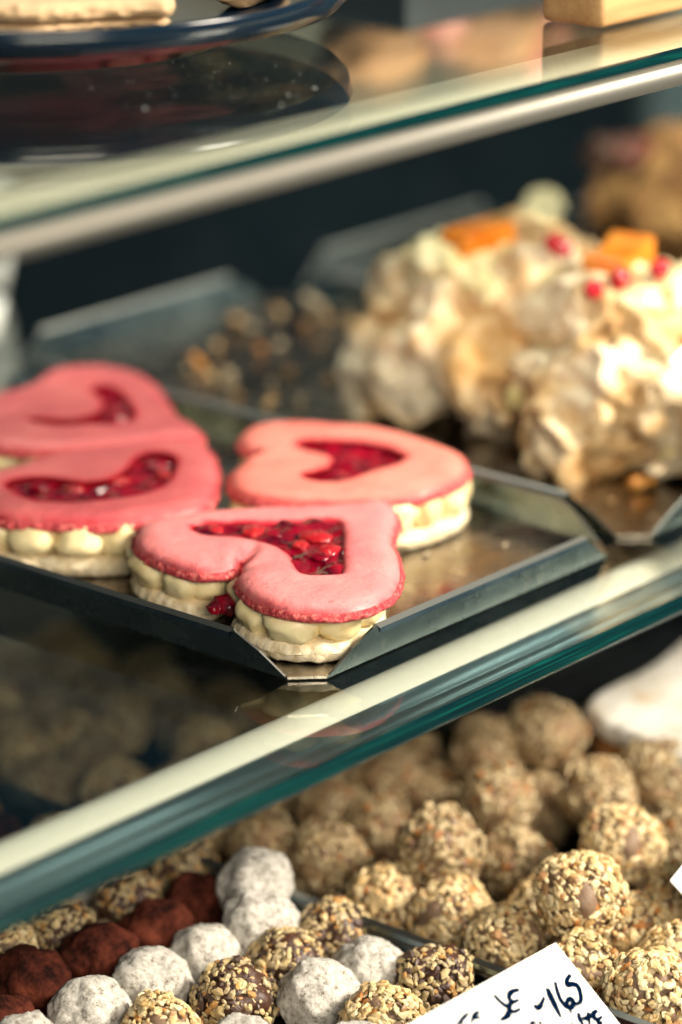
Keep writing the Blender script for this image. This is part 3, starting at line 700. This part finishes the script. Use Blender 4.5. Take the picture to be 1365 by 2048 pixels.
right = [ # x, y, dz
 (1160, 1788, .024, 1.12, 'largest sharp nut truffle with an orange flake, on top of the heap'),
 (883, 1697, .018, 1.08, 'blurred nut truffle on top of the heap, left of centre'),
 (1000, 1605, .016, 1.0, 'blurred nut truffle below the tall rear stack in the heap'),
 (975, 1505, .018, 1.03, 'blurred nut truffle second from the top of the rear heap'),
 (1092, 1470, .024, 1.08, 'topmost, farthest nut truffle beside the sugar-dusted cake'),
 (1195, 1588, .020, 1.02, 'round nut truffle below the corner of the sugared cake'),
 (1242, 1690, .018, 1.05, 'pale nut truffle just behind the largest sharp one'),
 (1315, 1560, .018, 1.06, 'nut truffle at the right edge under the sugared cake'),
 (1350, 1690, .006, 1., 'half hidden nut truffle at the right edge, between two higher ones'),
 (1350, 1800, .008, 1.0, 'nut truffle under the small white card at the right edge'),
 (660, 1605, .008, 1.0, 'nut truffle with a pale crust near the green glass edge'),
 (655, 1720, .004, 1.02, 'nut truffle with an orange fleck beside the rearmost white truffle'),
 (525, 1690, .004, 1.0, 'leftmost nut truffle of the heap, under the glass edge'),
 (770, 1545, .010, 1.0, 'blurred nut truffle touching the green glass edge, behind the heap'),
 (757, 1655, .003, .96, 'small nut truffle in a gap, left of the raised one'),
 (775, 1800, .002, 1., 'nut truffle against the dark tray divider'),
 (905, 1832, .004, 1.04, 'nut truffle in the front left row by the tray divider'),
 (1025, 1725, .003, 1., 'nut truffle in the hollow between the two raised ones'),
 (1010, 1885, .004, 1.04, 'sharp nut truffle above the top edge of the label card'),
 (1265, 1870, .004, 1.04, 'nut truffle right of the label card corner'),
 (1160, 1945, .004, 1., 'nut truffle peeping over the label card corner'),
 (1300, 1990, .010, 1.08, 'sharp golden nut truffle at the bottom right, beside the card'),
 (1360, 1930, .004, 1.0, 'golden nut truffle cut by the right edge near the bottom'),
 (1085, 1615, .002, .97, 'small nut truffle behind the hollow of the heap'),
 (870, 1590, .001, .97, 'blurred nut truffle in the shade left of the stack'),
]
for x, y, dz, sc, lab in right:
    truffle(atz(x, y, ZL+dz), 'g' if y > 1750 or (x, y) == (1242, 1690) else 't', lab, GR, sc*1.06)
def filler(x0, x1, y0, y1, kinds, label, group, mind=.0252, z=ZL):
    r = random.Random(5); st = .0268; row = 0; y = y0
    while y < y1:
        x = x0 + (st/2 if row % 2 else 0)
        while x < x1:
            P = Vector((x+r.uniform(-.0015, .0015), y+r.uniform(-.0015, .0015), z+r.uniform(0, .003)))
            px, py, w = pxof(P)
            k = kinds[(row) % len(kinds)]
            if -90 < px < 1455 and py < 2140 and all((P-q).length > mind for q, s_ in placed):
                truffle(P, k, label[k], group, .98)
            x += st
        y += st*.88; row += 1
filler(.617, .755, .49, .945, 'sgcswsc', {'s': 'sesame truffle seen dimly through the lower glass shelf', 'g': 'golden truffle seen dimly through the lower glass shelf', 'c': 'cocoa truffle seen dimly through the lower glass shelf', 'w': 'white truffle seen dimly through the lower glass shelf'}, GL)
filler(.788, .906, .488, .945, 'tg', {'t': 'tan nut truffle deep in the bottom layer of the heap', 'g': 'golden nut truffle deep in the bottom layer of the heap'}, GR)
# sugar-dusted cake at the lower right
t = empty('sugared_cake', (.99, .64, FZ)); tag(t, 'brown cake slab thickly dusted with white icing sugar on the bottom shelf', 'cake')
ps = [atz(1168, 1412, -.082), atz(1300, 1484, -.082), atz(1420, 1520, -.082), atz(1560, 1420, -.082), atz(1420, 1262, -.082), atz(1290, 1335, -.082)]
C = smooth_closed([p.xy for p in ps], .002)
slab('sugar_top', C, -.090, -.0815, M['sugar'], t, rough=.0012, edge=.003)
C2 = C-normals(C)*.003; C2 = smooth_closed([tuple(p) for p in C2[::5]], .002)
slab('cake_base', C2, -.112, -.0895, M['crust'], t, rough=.001, edge=.003)
bm = bmesh.new(); addbox(bm, .945, 1.09, .58, .74, FZ+.0012, -.1122, .001); bobj('cake_board', bm, M['matte_black'], t)
# ================================================================== LABEL CARDS
P0 = atz(1112, 1885, -.078); e1 = Vector((-1, .0, .0)); e2 = Vector((0, -.76, -.65)).normalized(); nrm = e1.cross(e2).normalized()
if nrm.dot(CF) > 0: nrm = -nrm
def onc(x, y, lift=0): return onplane(x, y, P0, nrm)+nrm*lift
t = empty('label_card', P0); tag(t, 'white handwritten price card tilted among the truffles at the bottom', 'label card')
a, b_, c_ = onc(1112, 1885), onc(820, 2048), onc(1240, 2048)
u = (b_-a).normalized(); w = (c_-a).normalized()
cn = [a, a+u*.105, a+u*.105+w*.060, a+w*.060]
bm = bmesh.new(); f0 = [bm.verts.new(p) for p in cn]; f1 = [bm.verts.new(p-nrm*.0005) for p in cn]
bm.faces.new(f0); bm.faces.new(f1[::-1])
for i in range(4): bm.faces.new((f0[i], f1[i], f1[(i+1) % 4], f0[(i+1) % 4]))
bmesh.ops.recalc_face_normals(bm, faces=bm.faces); bobj('card', bm, M['card'], t, False)
def stroke(bm, pts, wd, lift=.0002):
    P = [onc(780+x/2.333, 1840+y/2.333, lift) for x, y in pts]
    # smooth
    Q = []
    for i in range(len(P)-1):
        p0, p1, p2, p3 = P[max(0, i-1)], P[i], P[i+1], P[min(len(P)-1, i+2)]
        for k in range(6):
            t_ = k/6; Q.append(.5*((2*p1)+(-p0+p2)*t_+(2*p0-5*p1+4*p2-p3)*t_*t_+(-p0+3*p1-3*p2+p3)*t_**3))
    Q.append(P[-1]); L = []; Rr = []
    for i, q in enumerate(Q):
        d = (Q[min(len(Q)-1, i+1)]-Q[max(0, i-1)]).normalized(); s_ = nrm.cross(d)
        ww = 2.0*wd*(.55+.45*math.sin(math.pi*min(1, (i+1.5)/len(Q)*1.05)))*(1+.15*noise.noise(q*900))
        L.append(bm.verts.new(q+s_*ww)); Rr.append(bm.verts.new(q-s_*ww))
    for i in range(len(Q)-1): bm.faces.new((L[i], L[i+1], Rr[i+1], Rr[i]))
bm = bmesh.new()
for pts, wd in [([(318, 488), (345, 455), (368, 433)], .00042), ([(290, 520), (330, 478), (345, 500)], .0003), ([(418, 428), (392, 446), (378, 486)], .00040), ([(380, 464), (402, 458), (428, 455)], .00036),
    ([(484, 349), (515, 382), (547, 408), (556, 432)], .00046), ([(556, 425), (548, 448), (514, 470)], .00056), ([(604, 326), (572, 334), (556, 352), (560, 374), (580, 382), (602, 372)], .00052), ([(580, 382), (562, 392), (558, 412), (575, 430), (610, 414)], .00052),
    ([(672, 396), (688, 412), (704, 398), (720, 360)], .00052), ([(733, 318), (752, 362), (775, 410), (798, 456)], .00062), ([(772, 290), (778, 322), (795, 370), (820, 402), (846, 408), (856, 386), (842, 368), (826, 384), (834, 410), (848, 436)], .00050),
    ([(842, 256), (826, 282), (828, 306), (848, 300), (874, 308), (888, 342), (890, 376), (874, 392), (850, 384)], .00050), ([(849, 448), (852, 454)], .0005),
    ([(880, 434), (884, 458), (894, 478), (905, 495)], .00044), ([(898, 462), (920, 458), (940, 452)], .0004), ([(928, 432), (926, 456), (932, 492)], .00044), ([(968, 424), (950, 436), (954, 458), (972, 464), (990, 450)], .00048), ([(972, 464), (974, 482), (992, 478)], .00046),
    ([(655, 492), (668, 480), (684, 482)], .0004), ([(698, 472), (704, 492)], .0004), ([(850, 480), (853, 488)], .0005)]:
    stroke(bm, pts, wd)
bobj('handwriting', bm, M['ink'], t, False)
bm = bmesh.new(); stroke(bm, [(858, 412), (895, 394), (932, 375)], .00012, .0003); bobj('pencil_line', bm, M['pencil'], t, False)
def card2(label, px, z, su, sw):
    p = atz(*px, z); t = empty('label_card', p); tag(t, label, 'label card')
    u = Vector((.9, .1, .25)).normalized(); w = Vector((.15, -.75, -.65)).normalized(); n = u.cross(w).normalized()
    cn = [p, p+u*su, p+u*su+w*sw, p+w*sw]; bm = bmesh.new()
    f0 = [bm.verts.new(q) for q in cn]; f1 = [bm.verts.new(q-n*.0005) for q in cn]
    bm.faces.new(f0); bm.faces.new(f1[::-1])
    for i in range(4): bm.faces.new((f0[i], f1[i], f1[(i+1) % 4], f0[(i+1) % 4]))
    bobj('card', bm, M['card'], t, False)
card2('plain white card corner poking in at the right edge above the nut truffles', (1340, 1762), -.082, .05, .05)
card2('pale card corner in front of the meringue at the right edge', (1338, 722), .068, .04, .07)
# ================================================================== UPPER SHELF
UZ = .1932
pc = atz(45, -12, UZ+.013)
def lathe(bm, prof, c, seg=96):
    rows = [[bm.verts.new((c[0]+r*math.cos(2*math.pi*k/seg), c[1]+r*math.sin(2*math.pi*k/seg), c[2]+z)) for k in range(seg)] for r, z in prof]
    for r0, r1 in zip(rows, rows[1:]):
        for k in range(seg): bm.faces.new((r0[k], r0[(k+1) % seg], r1[(k+1) % seg], r1[k]))
t = empty('black_plate', (pc.x, pc.y, UZ)); tag(t, 'round glossy black plate on the upper glass shelf', 'plate')
bm = bmesh.new(); RP = .108
lathe(bm, [(.0005, .0018), (.066, .0018), (.0665, .0003), (.070, .0003), (.0715, .0035), (.086, .0062), (RP-.003, .0105), (RP, .0135), (RP+.0012, .0190), (RP+.0006, .0200), (RP-.0006, .0198), (RP-.003, .0150), (.088, .0095), (.070, .0075), (.0005, .0070)], (pc.x, pc.y, UZ))
bmesh.ops.recalc_face_normals(bm, faces=bm.faces); bobj('plate_body', bm, M['black'], t)
t = empty('wafer_pastry', (pc.x, pc.y, UZ+.014)); tag(t, 'flat cream-coloured layered wafer pastry lying on the black plate', 'pastry')
zt = UZ+.0195
C = smooth_closed([atz(x, y, zt).xy for x, y in [(-140, 22), (-30, 38), (80, 42), (180, 34), (280, 30), (340, 30), (346, 12), (300, -8), (260, -30), (100, -50), (-100, -50)]], .0018)
slab('wafer_top', C, zt-.0015, zt+.0045, M['beige'], t, rough=.0012, edge=.0042)
slab('wafer_bottom', C-normals(C)*.002, zt-.0050, zt-.0018, M['beige'], t, rough=.0012, edge=.003)
bm = bmesh.new(); q = atz(500, -24, UZ+.013)
sphere_bm(bm, q, .014, 3, (1.3, .8, .35), Matrix.Rotation(.4, 3, 'Z'), .4); tag(bobj('biscuit', bm, M['beige']), 'small pale biscuit at the back of the black plate', 'biscuit')
# pine block (foot of a display stand)
a = atz(1205, 60, UZ); bm = bmesh.new(); addbox(bm, a.x, a.x+.050, a.y+.0, a.y+.026, UZ, UZ+.045, .0025)
tag(bobj('wooden_block', bm, M['wood']), 'pale pine wood block standing at the front of the upper glass shelf', 'wood block')
# dark slate board with loaves farther back on the upper shelf, visible as reflections
UG = .193
def mir(x, y, Y):
    p = aty(x, y, Y); return Vector((p.x, p.y, 2*UG-p.z))
t = empty('slate_board', (1.15, .84, UZ)); tag(t, 'dark slate serving board standing on the upper glass shelf behind the wooden block', 'serving board')
m0 = mir(660, 45, .84); m1 = mir(1135, 45, .84)
zb = max(m0.z, UZ+.02)
bm = bmesh.new(); addbox(bm, m0.x, m1.x+.03, .80, .895, UZ+.0005, zb, .002); bobj('board', bm, M['slate'], t)
def loaf(label, x, y, Y, r, sc, m='bread'):
    p = mir(x, y, Y); bm = bmesh.new(); sphere_bm(bm, (p.x, p.y, 0), r, 4, sc, None, .2)
    z0 = min(v.co.z for v in bm.verts)
    for v in bm.verts: v.co.z += zb+.0002-z0
    tag(bobj('bread_roll' if m == 'bread' else 'glazed_bun', bm, M[m]), label, 'bread' if m == 'bread' else 'bun', 'buns on the slate board')
loaf('brown bun at the left of the slate board, seen mirrored in the glass', 745, 90, .85, .022, (1.2, .9, .72))
loaf('small pink-glazed bun between the brown ones, seen mirrored in the glass', 885, 60, .84, .011, (1.2, .9, .8), 'blush')
loaf('brown bun at the right of the slate board, seen mirrored in the glass', 985, 100, .85, .024, (1.4, .9, .75))
loaf('pink-glazed bun right of all the others, seen mirrored in the glass', 1090, 70, .835, .014, (.8, .9, 1.5), 'blush')
# specks on the glass
random.seed(11); bm = bmesh.new()
for _ in range(70):
    x = random.gauss(480, 150); y = random.gauss(170, 45)
    if not (230 < x < 705 and 100 < y < 260): continue
    p = atz(x, y, UG+.0001); sphere_bm(bm, p, random.choice([.00007, .00009, .00012, .00016]), 1, (1, 1, .4))
for x, y, r in [(291, 217, .0004), (563, 209, .0003), (578, 190, .0003), (183, 176, .00025), (630, 176, .0004)]:
    sphere_bm(bm, atz(x, y, UG+.0001), r, 2, (1.6, 1, .15))
tag(bobj('dust', bm, M['water']), 'fine dust specks on the upper glass shelf in front of the plate', 'dust', kind='stuff')
# ================================================================== FAR BACK
p = aty(1088, 418, 1.17); t = empty('highlight_ball', p); tag(t, 'small glowing ball added as a blurred highlight far back in the dark case', 'highlight')  # added glowing ball, stands in for an out-of-focus specular highlight
bm = bmesh.new(); sphere_bm(bm, p, .0074, 3); s = NT('lamp glow'); s.set(Base_Color=(1, .9, .6), Emission_Color=(1, .82, .42), Emission_Strength=4.0); bobj('glow_ball', bm, s.m, t)
bm = bmesh.new(); addbox(bm, p.x-.002, p.x+.002, p.y+.006, p.y+.010, FZ, p.z, .0005); bobj('stem', bm, M['matte_black'], t)
def cup(label, x, y, Y, r, h):
    p = aty(x, y, Y); bm = bmesh.new(); z0 = .0004
    lathe(bm, [(.001, 0), (r*.6, 0), (r*.85, h*.3), (r, h*.7), (r*1.05, h), (r*1.0, h), (r*.94, h*.7), (r*.78, h*.32), (r*.5, h*.06), (.001, h*.06)], (p.x, p.y, z0), 48)
    bmesh.ops.recalc_face_normals(bm, faces=bm.faces)
    tag(bobj('porcelain_cup', bm, M['porcelain']), label, 'cup', 'white cups at the left edge')
cup('tall white cup, blurred at the left edge under the upper shelf', -22, 590, 1.06, .013, .052)
cup('low white cup at the left edge just behind the farthest macaron', -45, 745, 1.0, .013, .020)
p = aty(1350, 250, 1.18); bm = bmesh.new(); addbox(bm, p.x-.01, p.x+.09, 1.19, 1.21, .001, .184, .002)
s = NT('painted post'); s.set(Base_Color=(.10, .14, .16), Roughness=.5)
tag(bobj('metal_post', bm, s.m), 'blue-grey metal upright far back at the right edge', 'post')
